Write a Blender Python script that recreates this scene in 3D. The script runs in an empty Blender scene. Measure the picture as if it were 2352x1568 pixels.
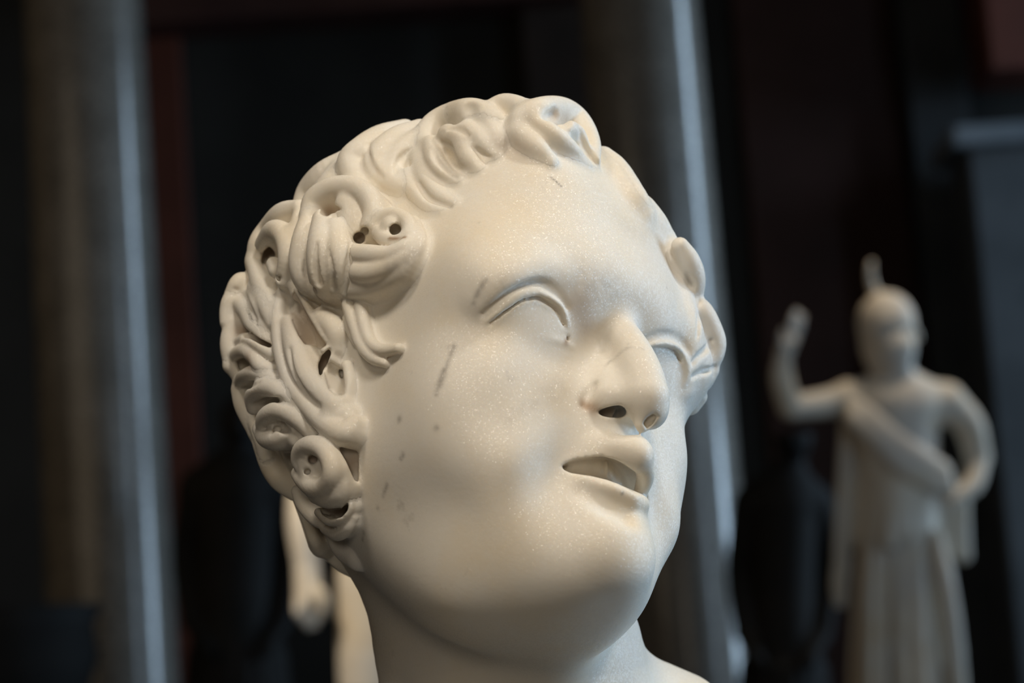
import bpy, math, random
import numpy as np
from mathutils import Matrix, Vector

# ------------------------------------------------------------------ camera, light, exposure
S = bpy.context.scene
FPX = 85.0 / 36.0 * 2352.0            # focal length in photo pixels
PITCH, ROLL = math.radians(8.0), math.radians(4.0)
CAM_POS = Vector((0.0, 0.0, 1.55))
fwd = Vector((0, math.cos(PITCH), math.sin(PITCH)))
up0 = Vector((0, -math.sin(PITCH), math.cos(PITCH)))
rgt = Vector((1, 0, 0)) * math.cos(ROLL) - up0 * math.sin(ROLL)
upv = up0 * math.cos(ROLL) + Vector((1, 0, 0)) * math.sin(ROLL)
CAM_M = Matrix((( rgt.x, upv.x, -fwd.x, CAM_POS.x), (rgt.y, upv.y, -fwd.y, CAM_POS.y),
                (rgt.z, upv.z, -fwd.z, CAM_POS.z), (0, 0, 0, 1)))
cam_d = bpy.data.cameras.new('camera'); cam = bpy.data.objects.new('camera', cam_d)
S.collection.objects.link(cam); cam.matrix_world = CAM_M
cam_d.lens = 85.0; cam_d.sensor_width = 36.0; cam_d.clip_start = 0.05; cam_d.clip_end = 60
HEAD_D = 1.094                        # distance of the head's middle
cam_d.dof.use_dof = True; cam_d.dof.focus_distance = HEAD_D - 0.06; cam_d.dof.aperture_fstop = 9.0
S.camera = cam
S.view_settings.view_transform = 'Standard'; S.view_settings.look = 'None'
S.view_settings.gamma = 1.0; S.view_settings.use_curve_mapping = False
S.view_settings.exposure = -0.14

def wp(px, py, depth):
    """world point seen at a photo pixel, at a distance along the view axis"""
    return CAM_POS + fwd * depth + rgt * ((px - 1176) / FPX * depth) + upv * (-(py - 784) / FPX * depth)
HEAD_C = HEAD_C0 = wp(1102, 908, HEAD_D)
def aim(name, kind, off, energy, col, size, target=HEAD_C, **kw):
    L = bpy.data.lights.new(name, kind); L.energy = energy; L.color = col
    o = bpy.data.objects.new(name, L); S.collection.objects.link(o); o.location = target + Vector(off)
    o.rotation_euler = (target - o.location).to_track_quat('-Z', 'Y').to_euler()
    if kind == 'AREA': L.shape = 'DISK'; L.size = size
    else: L.shadow_soft_size = size
    for k, v in kw.items(): setattr(L, k, v)
    return o
W = bpy.data.worlds.new('hall'); S.world = W; W.use_nodes = True
W.node_tree.nodes['Background'].inputs[0].default_value = (0.55, 0.42, 0.28, 1); W.node_tree.nodes['Background'].inputs[1].default_value = 0.06
# gallery spotlights on the ceiling track (warm) and the tall windows of the hall on the right (cool)
aim('track_spot_front', 'SPOT', (0.45, -1.6, 1.6), 100, (1, .90, .76), .22, spot_size=math.radians(28), spot_blend=.6)
aim('low_fill_spot', 'SPOT', (-0.2, -2.4, 0.3), 30, (1, .86, .68), .3, spot_size=math.radians(28), spot_blend=.6)  # fill added below the track to brighten the neck under the chin
aim('track_spot_left', 'SPOT', (-0.75, -1.0, 1.9), 50, (1, .86, .68), .22, spot_size=math.radians(28), spot_blend=.6)
aim('track_spot_right', 'SPOT', (1.35, -0.25, 1.85), 70, (1, .92, .80), .12, spot_size=math.radians(28), spot_blend=.6)
def window(name, loc, tgt, energy, w, h, spread=180):
    o = aim(name, 'AREA', Vector(loc) - Vector(tgt), energy, (.55, .77, 1), 1, target=Vector(tgt)); o.data.shape = 'RECTANGLE'; o.data.size = w; o.data.size_y = h; o.data.spread = math.radians(spread); return o
window('window_near', (3.3, 1.9, 1.9), HEAD_C, 95, 1.3, 2.4)
window('window_middle', (4.8, 4.2, 3.05), (-1.4, 8.4, 2.7), 14, .3, 3.1, 110)
window('window_far_upper', (4.8, 8.3, 4.3), (0.6, 8.6, 3.3), 42, .5, 2.0, 120)
window('window_far_lower', (4.8, 8.3, 2.2), (0.6, 8.6, 2.2), 36, .5, 1.4, 120)
aim('track_spot_nude', 'SPOT', (-0.9, -2.2, 2.4), 420, (1, .86, .66), .15, target=wp(760, 1350, 6.2), spot_size=math.radians(22), spot_blend=.8)
aim('track_spot_helmet', 'SPOT', (0.35, -0.42, 2.2), 115, (1, .82, .60), .12, target=wp(2080, 900, 7.0), spot_size=math.radians(34), spot_blend=.9)
aim('warm_fill_left', 'AREA', (-1.6, -3.4, 0.4), 13, (1, .80, .55), 3.0, target=wp(226, 784, 8.4))  # broad warm fill added for the left column, standing in for ambient light

# ------------------------------------------------------------------ head frame (mm): x to the sitter's left, y to the back, z up
def rot_head(yaw, pit, rol):
    cy, sy = math.cos(yaw), math.sin(yaw); cp, sp = math.cos(pit), math.sin(pit); cr, sr = math.cos(rol), math.sin(rol)
    Y = np.array([[cy, -sy, 0], [sy, cy, 0], [0, 0, 1]]); P = np.array([[1, 0, 0], [0, cp, -sp], [0, sp, cp]])
    Q = np.array([[cr, 0, sr], [0, 1, 0], [-sr, 0, cr]])
    return Q @ P @ Y
HR = rot_head(math.radians(43.5), math.radians(-23), math.radians(4.5))
HT = np.array([(1102 - 1176) / FPX, 1.0, -(908 - 784) / FPX]) * HEAD_D * 1000.0
def ray(px, py):
    d = HR.T @ np.array([(px - 1176) / FPX, 1.0, -(py - 784) / FPX])
    return -HR.T @ HT, d
def on_x(px, py, x=0.0):
    o, d = ray(px, py); return o + d * ((x - o[0]) / d[0])
def on_y(px, py, y):
    o, d = ray(px, py); return o + d * ((y - o[1]) / d[1])
def on_d(px, py, dep):
    """point at a depth (mm) behind/in front of the plane through the head's middle"""
    o, d = ray(px, py); return o + d * (HEAD_D * 1000.0 + dep)

# ------------------------------------------------------------------ signed distance sculpting on a voxel grid (mm)
class Grid:
    def __init__(s, lo, hi, h):
        s.h = h; s.lo = np.array(lo, float); s.n = np.ceil((np.array(hi, float) - s.lo) / h).astype(int) + 1
        s.ax = [(s.lo[i] + h * np.arange(s.n[i])).astype(np.float32) for i in range(3)]
        s.F = np.full(s.n, 50.0, np.float32)
    def box(s, lo, hi):
        a = np.clip(np.floor((np.asarray(lo) - s.lo) / s.h).astype(int), 0, s.n)
        b = np.clip(np.ceil((np.asarray(hi) - s.lo) / s.h).astype(int) + 1, 0, s.n)
        return tuple(slice(a[i], b[i]) for i in range(3))
    def xyz(s, sl):
        return (s.ax[0][sl[0]][:, None, None], s.ax[1][sl[1]][None, :, None], s.ax[2][sl[2]][None, None, :])
    def add(s, sl, d, k):
        A = s.F[sl]
        if k <= 0: np.minimum(A, d, out=A); return
        h = np.clip(0.5 + 0.5 * (A - d) / k, 0, 1)
        s.F[sl] = A + (d - A) * h - k * h * (1 - h)
    def cut(s, sl, d, k):
        A = s.F[sl]; d = -d
        if k <= 0: np.maximum(A, d, out=A); return
        h = np.clip(0.5 - 0.5 * (A - d) / k, 0, 1)
        s.F[sl] = A + (d - A) * h + k * h * (1 - h)
    def ell(s, c, r, k=2.0, op='add', rot=None):
        c = np.asarray(c, float); r = np.asarray(r, float); m = r.max() + k + 2 * s.h
        sl = s.box(c - m, c + m); X, Y, Z = s.xyz(sl); X = X - c[0]; Y = Y - c[1]; Z = Z - c[2]
        if rot is not None: X, Y, Z = [rot[0][i] * X + rot[1][i] * Y + rot[2][i] * Z for i in range(3)]
        k0 = np.sqrt((X / r[0]) ** 2 + (Y / r[1]) ** 2 + (Z / r[2]) ** 2)
        k1 = np.sqrt((X / r[0] ** 2) ** 2 + (Y / r[1] ** 2) ** 2 + (Z / r[2] ** 2) ** 2) + 1e-9
        d = (k0 * (k0 - 1) / k1).astype(np.float32)
        (s.add if op == 'add' else s.cut)(sl, d, k)
    def tube_field(s, pts, rad, k):
        """distance to a tapering tube through pts; returns slice, field"""
        P, R = np.asarray(pts, float), np.asarray(rad, float); m = R.max() + k + 2 * s.h
        sl = s.box(P.min(0) - m, P.max(0) + m); D = np.full([q.stop - q.start for q in sl], 50.0, np.float32)
        if D.size == 0: return sl, D
        off = np.array([q.start for q in sl])
        for a, b, ra, rb in zip(P[:-1], P[1:], R[:-1], R[1:]):
            mm = max(ra, rb) + k + 2 * s.h
            q = s.box(np.minimum(a, b) - mm, np.maximum(a, b) + mm); X, Y, Z = s.xyz(q)
            ab = b - a; L2 = float(ab @ ab) + 1e-9
            t = np.clip(((X - a[0]) * ab[0] + (Y - a[1]) * ab[1] + (Z - a[2]) * ab[2]) / L2, 0, 1)
            d = np.sqrt((X - a[0] - t * ab[0]) ** 2 + (Y - a[1] - t * ab[1]) ** 2 + (Z - a[2] - t * ab[2]) ** 2) - (ra + (rb - ra) * t)
            q2 = tuple(slice(q[i].start - off[i], q[i].stop - off[i]) for i in range(3))
            D[q2] = np.minimum(D[q2], d)
        return sl, D
    def tube(s, pts, rad, k=2.0, op='add', n=4):
        if n > 1: pts, rad = spline(pts, rad, n)
        sl, D = s.tube_field(pts, rad, k)
        (s.add if op == 'add' else s.cut)(sl, D, k)
        return sl, D

def spline(pts, rad, n):
    P = np.c_[np.asarray(pts, float), np.asarray(rad, float)]
    Q = np.r_[[2 * P[0] - P[1]], P, [2 * P[-1] - P[-2]]]; out = []
    for i in range(1, len(Q) - 2):
        for t in np.linspace(0, 1, n, endpoint=False):
            a, b, c, d = Q[i - 1], Q[i], Q[i + 1], Q[i + 2]
            out.append(0.5 * (2 * b + (c - a) * t + (2 * a - 5 * b + 4 * c - d) * t * t + (3 * b - a - 3 * c + d) * t ** 3))
    out.append(P[-1]); out = np.array(out)
    return out[:, :3], np.maximum(out[:, 3], 0.05)

def polygonise(F, lo, h, iso=0.0):
    import openvdb as vdb
    g = vdb.FloatGrid(6.0 * h); g.copyFromArray(np.ascontiguousarray(np.clip(F, -3 * h, 3 * h)), tolerance=0.0)
    p, q = g.convertToQuads(isovalue=iso)
    return p * h + np.asarray(lo), q
def mesh_from(name, v, q, mat, scale=0.001, flip=True):
    me = bpy.data.meshes.new(name); me.vertices.add(len(v)); me.vertices.foreach_set('co', (np.asarray(v, np.float32) * scale).ravel())
    q = np.asarray(q)[:, ::-1] if flip else np.asarray(q)
    me.loops.add(q.size); me.loops.foreach_set('vertex_index', q.astype(np.int32).ravel())
    me.polygons.add(len(q)); me.polygons.foreach_set('loop_start', np.arange(0, q.size, 4, dtype=np.int32))
    me.polygons.foreach_set('use_smooth', np.ones(len(q), bool)); me.update(calc_edges=True); me.validate()
    if mat: me.materials.append(mat)
    return me
# ------------------------------------------------------------------ the bare head: radius over direction through control points
VOX = 0.9
C0 = np.array([0.0, -5.0, 5.0])
CTRL = [(0,-61,101),(0,-83,60),(0,-92,24),(0,-82,8),(0,-86,-15),(0,-90,-35),(0,-95,-48),(0,-96,-62),(0,-95,-81),(0,-104,-97),(0,-88,-109),(0,-73,-120),(0,-45,-126),
 (0,-30,127),(0,10,136),(0,60,124),(0,98,84),(0,110,28),(0,97,-22),(0,80,-60),(0,40,-90),(0,0,-115),
 (-22,-79,-10),(-38,-78,-12),(-64,-67,-6),(-24,-90,18),(-45,-83,17),(-72,-74,11),
 (-32,-80,57),(-57,-66,52),(-30,-67,94),(-55,-38,84),(-77,-46,15),(-74,-20,45),
 (-24,-84,-33),(-31,-82,-22),(-40,-82.5,-57),(-40,-81,-38),(-61,-73,-24),(-56,-73,-48),(-74,-57,-38),(-75,-22,-35),
 (-28,-79,-66),(-52,-79,-63),(-65,-60,-65),(-71,-22,-62),
 (-20,-95,-94),(-40,-78,-87),(-55,-57,-82),(-61,-24,-81),(-62,5,-75),
 (-28,-62,-119),(-42,-35,-118),
 (-76,0,0),(-80,20,40),(-78,52,32),(-66,82,24),(-43,99,12),(-70,34,86),(-42,22,119),(-50,70,92),(-73,45,-20),(-60,65,-28),(-62,33,-56),(-40,62,-52),(-64,-5,84),(-38,-25,112)]
def build_radial():
    P = np.array(CTRL, float); P = np.r_[P, P[P[:, 0] < -1] * [-1, 1, 1]] - C0
    r = np.linalg.norm(P, axis=1); U = P / r[:, None]
    K = np.linalg.norm(U[:, None] - U[None], axis=2) ** 3 + 1e-3 * np.eye(len(U))
    T = np.c_[np.ones(len(U)), U]; A = np.block([[K, T], [T.T, np.zeros((4, 4))]])
    w = np.linalg.solve(A, np.r_[r, np.zeros(4)])
    nt, npz = 361, 181                                       # longitude, latitude table
    lon = np.linspace(-np.pi, np.pi, nt); lat = np.linspace(-np.pi / 2, np.pi / 2, npz)
    G = np.stack([np.cos(lat)[None] * np.sin(lon)[:, None], -np.cos(lat)[None] * np.cos(lon)[:, None], np.broadcast_to(np.sin(lat), (nt, npz))], -1).reshape(-1, 3)
    out = np.concatenate([np.linalg.norm(g[:, None] - U[None], axis=2) ** 3 @ w[:len(U)] for g in np.array_split(G, 20)])
    return (out + w[len(U)] + G @ w[len(U) + 1:]).reshape(nt, npz).astype(np.float32)
RAD = build_radial()
def rad_of(X, Y, Z, rr):
    lon = np.arctan2(X, -Y); lat = np.arcsin(np.clip(Z / np.maximum(rr, 1e-6), -1, 1))
    a = (lon + np.pi) / (2 * np.pi) * 360; b = (lat + np.pi / 2) / np.pi * 180
    i = np.clip(a.astype(np.int32), 0, 359); j = np.clip(b.astype(np.int32), 0, 179); fa = a - i; fb = b - j
    return (RAD[i, j] * (1 - fa) + RAD[i + 1, j] * fa) * (1 - fb) + (RAD[i, j + 1] * (1 - fa) + RAD[i + 1, j + 1] * fa) * fb
def skin_f(p):
    q = np.asarray(p, float) - C0; rr = np.linalg.norm(q, axis=-1)
    return rr - rad_of(q[..., 0], q[..., 1], q[..., 2], rr)
def normal_at(p):
    e = 2.0; g = np.array([skin_f(p + e * v) - skin_f(p - e * v) for v in np.eye(3)]); return g / np.linalg.norm(g)
def on_skin(px, py, lift=0.0):
    """where the sight line of a photo pixel meets the surface lift mm above the bare head, or passes nearest to it"""
    o, d = ray(px, py); T = np.linspace(HEAD_D * 1000 - 170, HEAD_D * 1000 + 170, 681); f = skin_f(o + T[:, None] * d) - lift
    neg = np.where(f < 0)[0]
    if len(neg) and neg[0] > 0:
        i = neg[0] - 1; t = T[i] + f[i] / (f[i] - f[i + 1]) * (T[i + 1] - T[i])
    else: t = T[np.argmin(f)]
    return o + t * d
def mir(p): return np.asarray(p) * np.array([-1, 1, 1])

G = Grid((-135, -130, -300), (150, 130, 162), VOX)
X, Y, Z = G.xyz((slice(None),) * 3)
for i0 in range(0, G.n[0], 40):                              # slabs keep memory low
    x = X[i0:i0 + 40] - C0[0]; y = Y - C0[1]; z = Z - C0[2]
    x, y, z = np.broadcast_arrays(x, y, z); rr = np.sqrt(x * x + y * y + z * z)
    G.F[i0:i0 + 40] = (rr - rad_of(x, y, z, rr)) * 0.9
del X, Y, Z, x, y, z, rr

# ---- neck and shoulders
neck = [on_d(1075, 1000, 40), on_d(1112, 1250, 32), on_d(1152, 1440, 22), on_d(1180, 1560, 18), on_d(1200, 1800, 15)]
G.tube(neck, [52, 57, 60, 62, 66], 24)
G.tube([on_d(1250, 1600, 40), on_d(1475, 1682, 50), on_d(1850, 1872, 60)], [34, 35, 40], 18)
G.tube([on_d(1150, 1800, 40), on_d(800, 1960, 50)], [40, 40], 20)
G.tube([on_d(1200, 1860, 40), on_d(1230, 2050, 45), on_d(1260, 2350, 50)], [78, 86, 60], 20)

# ---- brow folds, eyeballs, lids
EYE = on_y(1214, 746, -62.5); ER = 18.0
same = lambda p: np.asarray(p, float)
def carve_eye(C, m, fold, crease, lid, low, hole_px):
    def on_eye(px, py, lift):
        o, d = ray(px, py); o = o + d * (HEAD_D * 1000 - 150); T = np.linspace(0, 220, 881); p = o + T[:, None] * d
        f = np.minimum(np.linalg.norm((p - C) / np.array([1.05, 1, .95]), axis=1) - ER, skin_f(p) + 0.5)
        i = np.argmax(f < 0) if (f < 0).any() else np.argmin(f); p = p[i]; n = (p - C) / np.linalg.norm(p - C); return p + n * lift
    G.tube(fold, [4, 6, 7, 7, 5], 8)
    G.ell(C + [0, 2, -6], (ER, ER, ER), 8)
    G.ell(C, (ER * 1.05, ER, ER * .95), 1.5)
    G.tube([on_eye(*p) for p in crease], radii([.2, .5, .9, 1.2, 1.3, 1.3, 1.1, .9, .4], len(crease)), 3, 'cut')
    G.tube([on_eye(*p) for p in lid], radii([.4, .8, 1.2, 1.35, 1.4, 1.35, 1.2, 1.0, .8], len(lid)), .8)
    G.tube([on_eye(px - 7 * max(0, min(1, (px - 1190) / 90)) if C[0] < 0 else px - 3, py + 9, .2) for px, py, l in lid[2:]], radii([.3, .7, .8, .8, .8, .7, .4], len(lid) - 2), .8, 'cut')
    if low: G.tube([on_eye(*p) for p in low], [.6, 1.3, 1.6, 1.0], 2)
    if hole_px: G.ell(on_eye(*hole_px), (1.0, 1.6, 1.6), .6, 'cut')
def radii(r, n):
    return [r] * n if np.isscalar(r) else list(np.interp(np.linspace(0, 1, n), np.linspace(0, 1, len(r)), r))
fold = [on_skin(1108, 690, -6.5), on_skin(1142, 660, -6), on_skin(1175, 640, -5.8), on_skin(1225, 622, -6), on_skin(1270, 630, -6.5)]
carve_eye(EYE, same, fold,
    [(1112, 722, .6), (1137, 701, 1.2), (1167, 680, 2), (1195, 664, 2), (1225, 656, 2), (1250, 660, 2), (1275, 678, 2), (1297, 706, 1)],
    [(1092, 751, -1.8), (1106, 746, -.7), (1124, 736, .4), (1144, 719, 1), (1169, 700, 1), (1195, 682, 1), (1220, 676, 1), (1239, 676, 1), (1265, 689, 1), (1284, 704, 1), (1294, 724, .8), (1301, 746, .3), (1304, 772, -.5), (1306, 790, -1.5)],
    [(1310, 795, .3), (1288, 786, .5), (1265, 780, .2), (1238, 776, -.8)], (1299, 779, 0))
EYE_L = mir(EYE) + [-1.5, 0, 4.5]
carve_eye(EYE_L, mir, [mir(p) + [0, 0, 5] for p in fold],
    [(1470, 790, 1), (1490, 780, 1.5), (1515, 774, 2), (1545, 778, 2), (1566, 796, 2), (1577, 825, 1.5), (1578, 855, 1)],
    [(1468, 806, 1), (1487, 796, 1), (1510, 790, 1), (1538, 793, 1), (1557, 806, 1), (1567, 832, 1), (1570, 858, .8), (1566, 885, 0)], None, None)

# ---- nose
G.tube([on_x(1414, 748), on_x(1451, 808), on_x(1472, 862), on_x(1481, 910)], [7.2, 8.4, 9.5, 10.4], 7)
for m in (same, mir):
    G.tube([m(on_y(1392, 820, -80)), m(on_y(1396, 878, -86)), m(on_y(1403, 914, -90))], [3, 7, 8], 7)
G.tube([on_x(1484, 940), on_x(1476, 972)], [5, 3.5], 4)
G.ell(on_x(1497, 948, 5), (6, 7, 7), 4); G.ell(on_x(1493, 968, 6), (2.2, 3, 2.0), 1, 'cut')

G.ell(on_x(1444, 1250) + [0, 5, 0], (14, 8, 9), 14)                      # chin

# ---- mouth
def to_px(p):
    q = np.asarray(p, float) @ HR.T + HT; return np.stack([1176 + FPX * q[..., 0] / q[..., 1], 784 - FPX * q[..., 2] / q[..., 1]], -1), q[..., 1]
def poly_cut(poly, c, half, depth, k=.8, mirror=True):
    """carve the outline poly (photo pixels) inward, in a box around c, down to depth mm behind c"""
    sl = G.box(np.asarray(c) - half, np.asarray(c) + half); X, Y, Z = G.xyz(sl); X, Y, Z = np.broadcast_arrays(X, Y, Z)
    dpt0 = to_px(c)[1]; D = None
    for sx in ((1, -1) if mirror else (1,)):
        uv, dp = to_px(np.stack([X * sx, Y, Z], -1)); d = np.full(X.shape, 1e9); ins = np.zeros(X.shape, bool); n = len(poly)
        for i in range(n):
            a, b = np.array(poly[i], float), np.array(poly[(i + 1) % n], float); e = b - a; w = uv - a
            t = np.clip((w @ e) / (e @ e), 0, 1); d = np.minimum(d, ((w - t[..., None] * e) ** 2).sum(-1))
            c1 = (uv[..., 1] >= a[1]) != (uv[..., 1] >= b[1]); ins ^= c1 & (uv[..., 0] < a[0] + (uv[..., 1] - a[1]) * e[0] / (e[1] if e[1] else 1e-9))
        d = np.sqrt(d) * np.where(ins, -1, 1) * HEAD_D * 1000 / FPX
        d = np.maximum(d, dp - dpt0 - depth); d = np.maximum(d, X * sx - .6) if mirror else d
        D = d if D is None else np.minimum(D, d)
    G.cut(sl, D.astype(np.float32), k)
UP = [on_y(1290, 1058, -73), on_y(1335, 1040, -81), on_y(1390, 1028, -89), on_x(1438, 1032, -4), on_x(1462, 1044, 0)]
LO = [on_y(1298, 1090, -79), on_y(1355, 1112, -88), on_y(1405, 1130, -94), on_x(1442, 1144, 0)]
for m in (same, mir):
    G.tube([m(p) for p in UP], [2, 3.8, 5, 5.5, 5.5], 6)
    G.tube([m(p) for p in LO], [1.5, 3.2, 4.2, 4.4], 3.5)
mc = on_x(1456, 1098, 0)
poly_cut([(1289,1070),(1302,1062),(1320,1055),(1350,1050),(1382,1047),(1410,1054),(1435,1066),(1452,1077),(1464,1094),(1471,1117),(1474,1142),(1462,1136),(1444,1123),(1420,1111),(1392,1101),(1362,1094),(1335,1090),(1311,1086),(1295,1079)], mc + [0, 8, 3], np.array([42, 26, 26]), 10.5, .9)
# teeth row inside
for m in (same, mir):
    for i in range(3):
        a = math.radians(8 + 17 * i); c = mc + [-math.sin(a) * 22, 30 - math.cos(a) * 11.5, 6]
        G.ell(m(c), (3.6, 2.6, 8), 3)
# the far half of the upper lip, seen edge on
G.tube([on_x(1462, 1050, 0), on_x(1478, 1070, 5), on_x(1482, 1095, 10), on_x(1474, 1124, 14), on_x(1470, 1140, 17)], [4, 4, 3.8, 3.2, 2], 2.5)
# ------------------------------------------------------------------ hair: bundles of carved strands, each a lock of its own
LOCKS, LATER = [], []
def on_field(px, py, lift=0.0):
    """where the sight line of a photo pixel meets the sculpture as carved so far; lift mm towards the viewer"""
    o, d = ray(px, py); T = np.arange(HEAD_D * 1000 - 160, HEAD_D * 1000 + 160, 0.4); p = o + T[:, None] * d
    q = (p - G.lo) / G.h; ok = ((q > 0) & (q < G.n - 2)).all(1); q = np.clip(q, 0, G.n - 2); a = q.astype(int); f = q - a
    v = 0.0
    for c in range(8):
        e = np.array([c >> 2 & 1, c >> 1 & 1, c & 1]); v = v + G.F[a[:, 0] + e[0], a[:, 1] + e[1], a[:, 2] + e[2]] * np.prod(np.where(e, f, 1 - f), axis=1)
    hit = np.where((v < 0) & ok)[0]; i = hit[0] if len(hit) else int(np.argmin(np.where(ok, v, 99)))
    return p[i] - d / np.linalg.norm(d) * lift
def lock(name, strands, kin=2.0, kb=3.0, fill=True, n=5, push=0.0):
    """strands: [(points (px, py, lift), radius or radii), ...]; each strand stands on a solid root down to the scalp"""
    fs = []
    for pts, r in strands:
        P = [p[0] if len(p) == 1 else on_skin(*p) + HR[1] * push for p in pts]; R = radii(r, len(P)); fs.append((P, R))
        if fill:
            N = [normal_at(p) for p in P]; top = max(p[2] for p in pts); st = 4.0
            while st < top + 2:
                fs.append(([p - nn * min(st, l[2] + 2) for p, nn, l in zip(P, N, pts)], [x * 1.05 for x in R])); st += 4.0
    lock3(name, fs, kin, kb, n)
    if name in ('I', 'J', 'La', 'Lb', 'Lc', 'Le', 'Lf', 'Lg', 'M', 'N', 'ear'): LATER.append((name, [([mir(p) for p in P], R) for P, R in fs], kin, kb, n))
def lock3(name, fs, kin=1.2, kb=2.0, n=5):
    T = [spline(P, R, n) for P, R in fs]
    allp = np.concatenate([t[0] for t in T]); rm = max(t[1].max() for t in T) + kb + kin + 3 * G.h
    sl = G.box(allp.min(0) - rm, allp.max(0) + rm); D = np.full([q.stop - q.start for q in sl], 50.0, np.float32)
    if D.size == 0: return
    for P, R in T:
        q, d = G.tube_field(P, R, kb + kin)
        v = D[tuple(slice(q[i].start - sl[i].start, q[i].stop - sl[i].start) for i in range(3))]
        h = np.clip(0.5 + 0.5 * (v - d) / kin, 0, 1); v[...] = v + (d - v) * h - kin * h * (1 - h)
    G.add(sl, D, kb); LOCKS.append((name, sl, D))
def groove(pts, r, k=1.5, lift=0.0):
    P = [on_field(p[0], p[1], lift) for p in pts]; G.tube(P, radii(r, len(P)), k, 'cut', n=5)
def hole(px, py, r, depth, k=0.6, dx=0.0, dy=0.0):
    """drilled hole running inward along the line of sight (end shifted by dx, dy pixels)"""
    a = on_field(px, py, 2.5); b = a + (on_field(px + dx, py + dy, 2.5 - depth) - a); G.tube([a, b], [r, r * .9], k, 'cut', n=1)

def cutp(poly, depth, k=.8):
    c = np.mean(poly, 0); h = np.ptp(np.array(poly), 0).max() / FPX * HEAD_D * 500 + 8
    poly_cut(poly, on_field(*c), np.full(3, h + depth), depth, k, False)
# temple curl with the drilled eye
lock('A', [([(783,658,5),(830,662,6),(885,648,6),(928,620,6),(955,582,5),(964,545,4),(953,505,3)], [5,5.5,5,4.5,3.5,3,2]),
           ([(800,622,10),(846,628,11),(895,614,10),(933,591,8),(953,560,6),(954,530,5)], [4.6,5,4.5,4,3,2.5]),
           ([(808,583,11),(850,588,12),(895,588,11),(930,570,9),(946,545,7)], [4.6,5,4.5,4,3]),
           ([(860,520,9),(880,500,9),(908,495,8),(935,510,7),(940,535,7),(920,556,8),(890,552,9),(872,535,9)], 3.6),
           ([(905,528,6),(908,530,5)], 6.5)], 0.9, 2.5)
# ball of upright strands beside it
lock('B', [([(712,505,12),(700,555,13),(694,610,11),(712,650,7),(752,682,4)], [5,6,6,6,4]),
           ([(742,505,14),(742,560,17),(744,612,15),(750,652,10),(768,680,4)], [5,7,7.5,6.5,4]),
           ([(770,525,14),(778,570,15),(780,618,13),(778,655,8),(778,680,4)], [5,6,6.2,5.5,4])], 0.8, 2.0)
groove([(806,560),(801,600),(796,640),(790,675)], [.8,1.5,1.8,1.2], 1)
groove([(728,560),(724,600),(732,650)], [.6,1.6,1.8], 1); groove([(700,585),(702,630),(722,665)], [.4,1.3,1.2], 1); groove([(757,575),(762,620),(765,662)], [.4,1.3,1.5], 1)
lock('C', [([(708,492,12),(722,458,13),(760,434,13),(805,430,12),(842,448,11),(858,482,10),(848,520,9)], [4,5,5.2,5.2,5,4.6,4]),
           ([(800,470,8),(815,510,8),(822,545,7)], [6,6,4])])
poly_cut([(733,492),(740,478),(755,470),(775,472),(790,482),(775,484),(762,490),(752,498)], on_field(757,484), np.array([18,18,18]), 9, .8, False); hole(825, 546, 2.8, 12); hole(838, 530, 2, 12)
hole(908, 527, 2.75, 14, .3)
# sideburn wisp under the temple curl
lock('K', [([(800,700,4),(815,745,4),(830,790,4),(855,820,3.5),(884,834,2)], [3,3.2,3,2.8,2.0]),
           ([(828,700,3.5),(836,745,3.5),(850,785,3.5),(876,804,3.5),(916,800,2)], [3,3,2.8,2.8,2.4]),
           ([(795,728,3),(806,768,2),(815,790,1)], [1.6,1.6,1])], .6, 1.2)
# forelock left of the parting
lock('D', [([(930,298,5),(875,316,8),(832,345,11),(806,375,10),(822,415,6),(862,432,3)], [5,6,6.5,6.5,5.5,3]),
           ([(965,298,5),(912,320,8),(872,355,9),(866,385,7),(890,415,4),(925,440,1)], [5,6,6,5.5,4.5,2.5]),
           ([(985,308,5),(950,325,6),(915,355,6),(900,395,4),(925,430,2)], [4,5,5,4.5,3])], 3.0, 3.5)
groove([(846,330,14),(847,364,13),(860,390,9),(878,408,6)], [.6,1.4,1.4,.6]); groove([(947,340,9),(919,366,9),(908,398,5)], [.6,1.5,.6])
lock('E', [([(975,345,4),(982,300,7),(1018,272,9),(1070,268,9),(1115,283,8),(1140,318,5),(1142,352,1)], [3.5,5,5.5,5.5,5,4,2]),
           ([(990,330,6),(998,365,5),(1025,400,2),(1055,415,0)], [4,4,3.5,2]),
           ([(1030,310,8),(1060,325,7),(1075,360,4),(1095,385,1)], [5,5,4.5,2.5]),
           ([(1075,300,8),(1105,325,6),(1130,355,2)], [5,4.5,2.5]),
           ([(960,360,3),(975,410,1.5),(1010,450,0),(1045,470,-1)], [3.5,3.5,3,1.5]),
           ([(938,400,2),(950,440,1),(985,475,0),(1020,490,-1.5)], [3,3,2.5,1.5])], 3.0, 3.5)
groove([(1015,326,12),(1036,336,11),(1048,362,8)], [.5,1.2,.5]); groove([(1030,296,14),(1055,296,14),(1075,312,12)], [.8,1.6,.6])
groove([(996,345,8),(1008,372,7),(1050,408,3)], [.8,1.4,.6]); groove([(1085,338,9),(1102,350,7),(1125,362,4)], [.4,1.2,.5]); groove([(962,420,3),(985,455,2),(1035,475,1)], [.6,1.4,.5])
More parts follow.
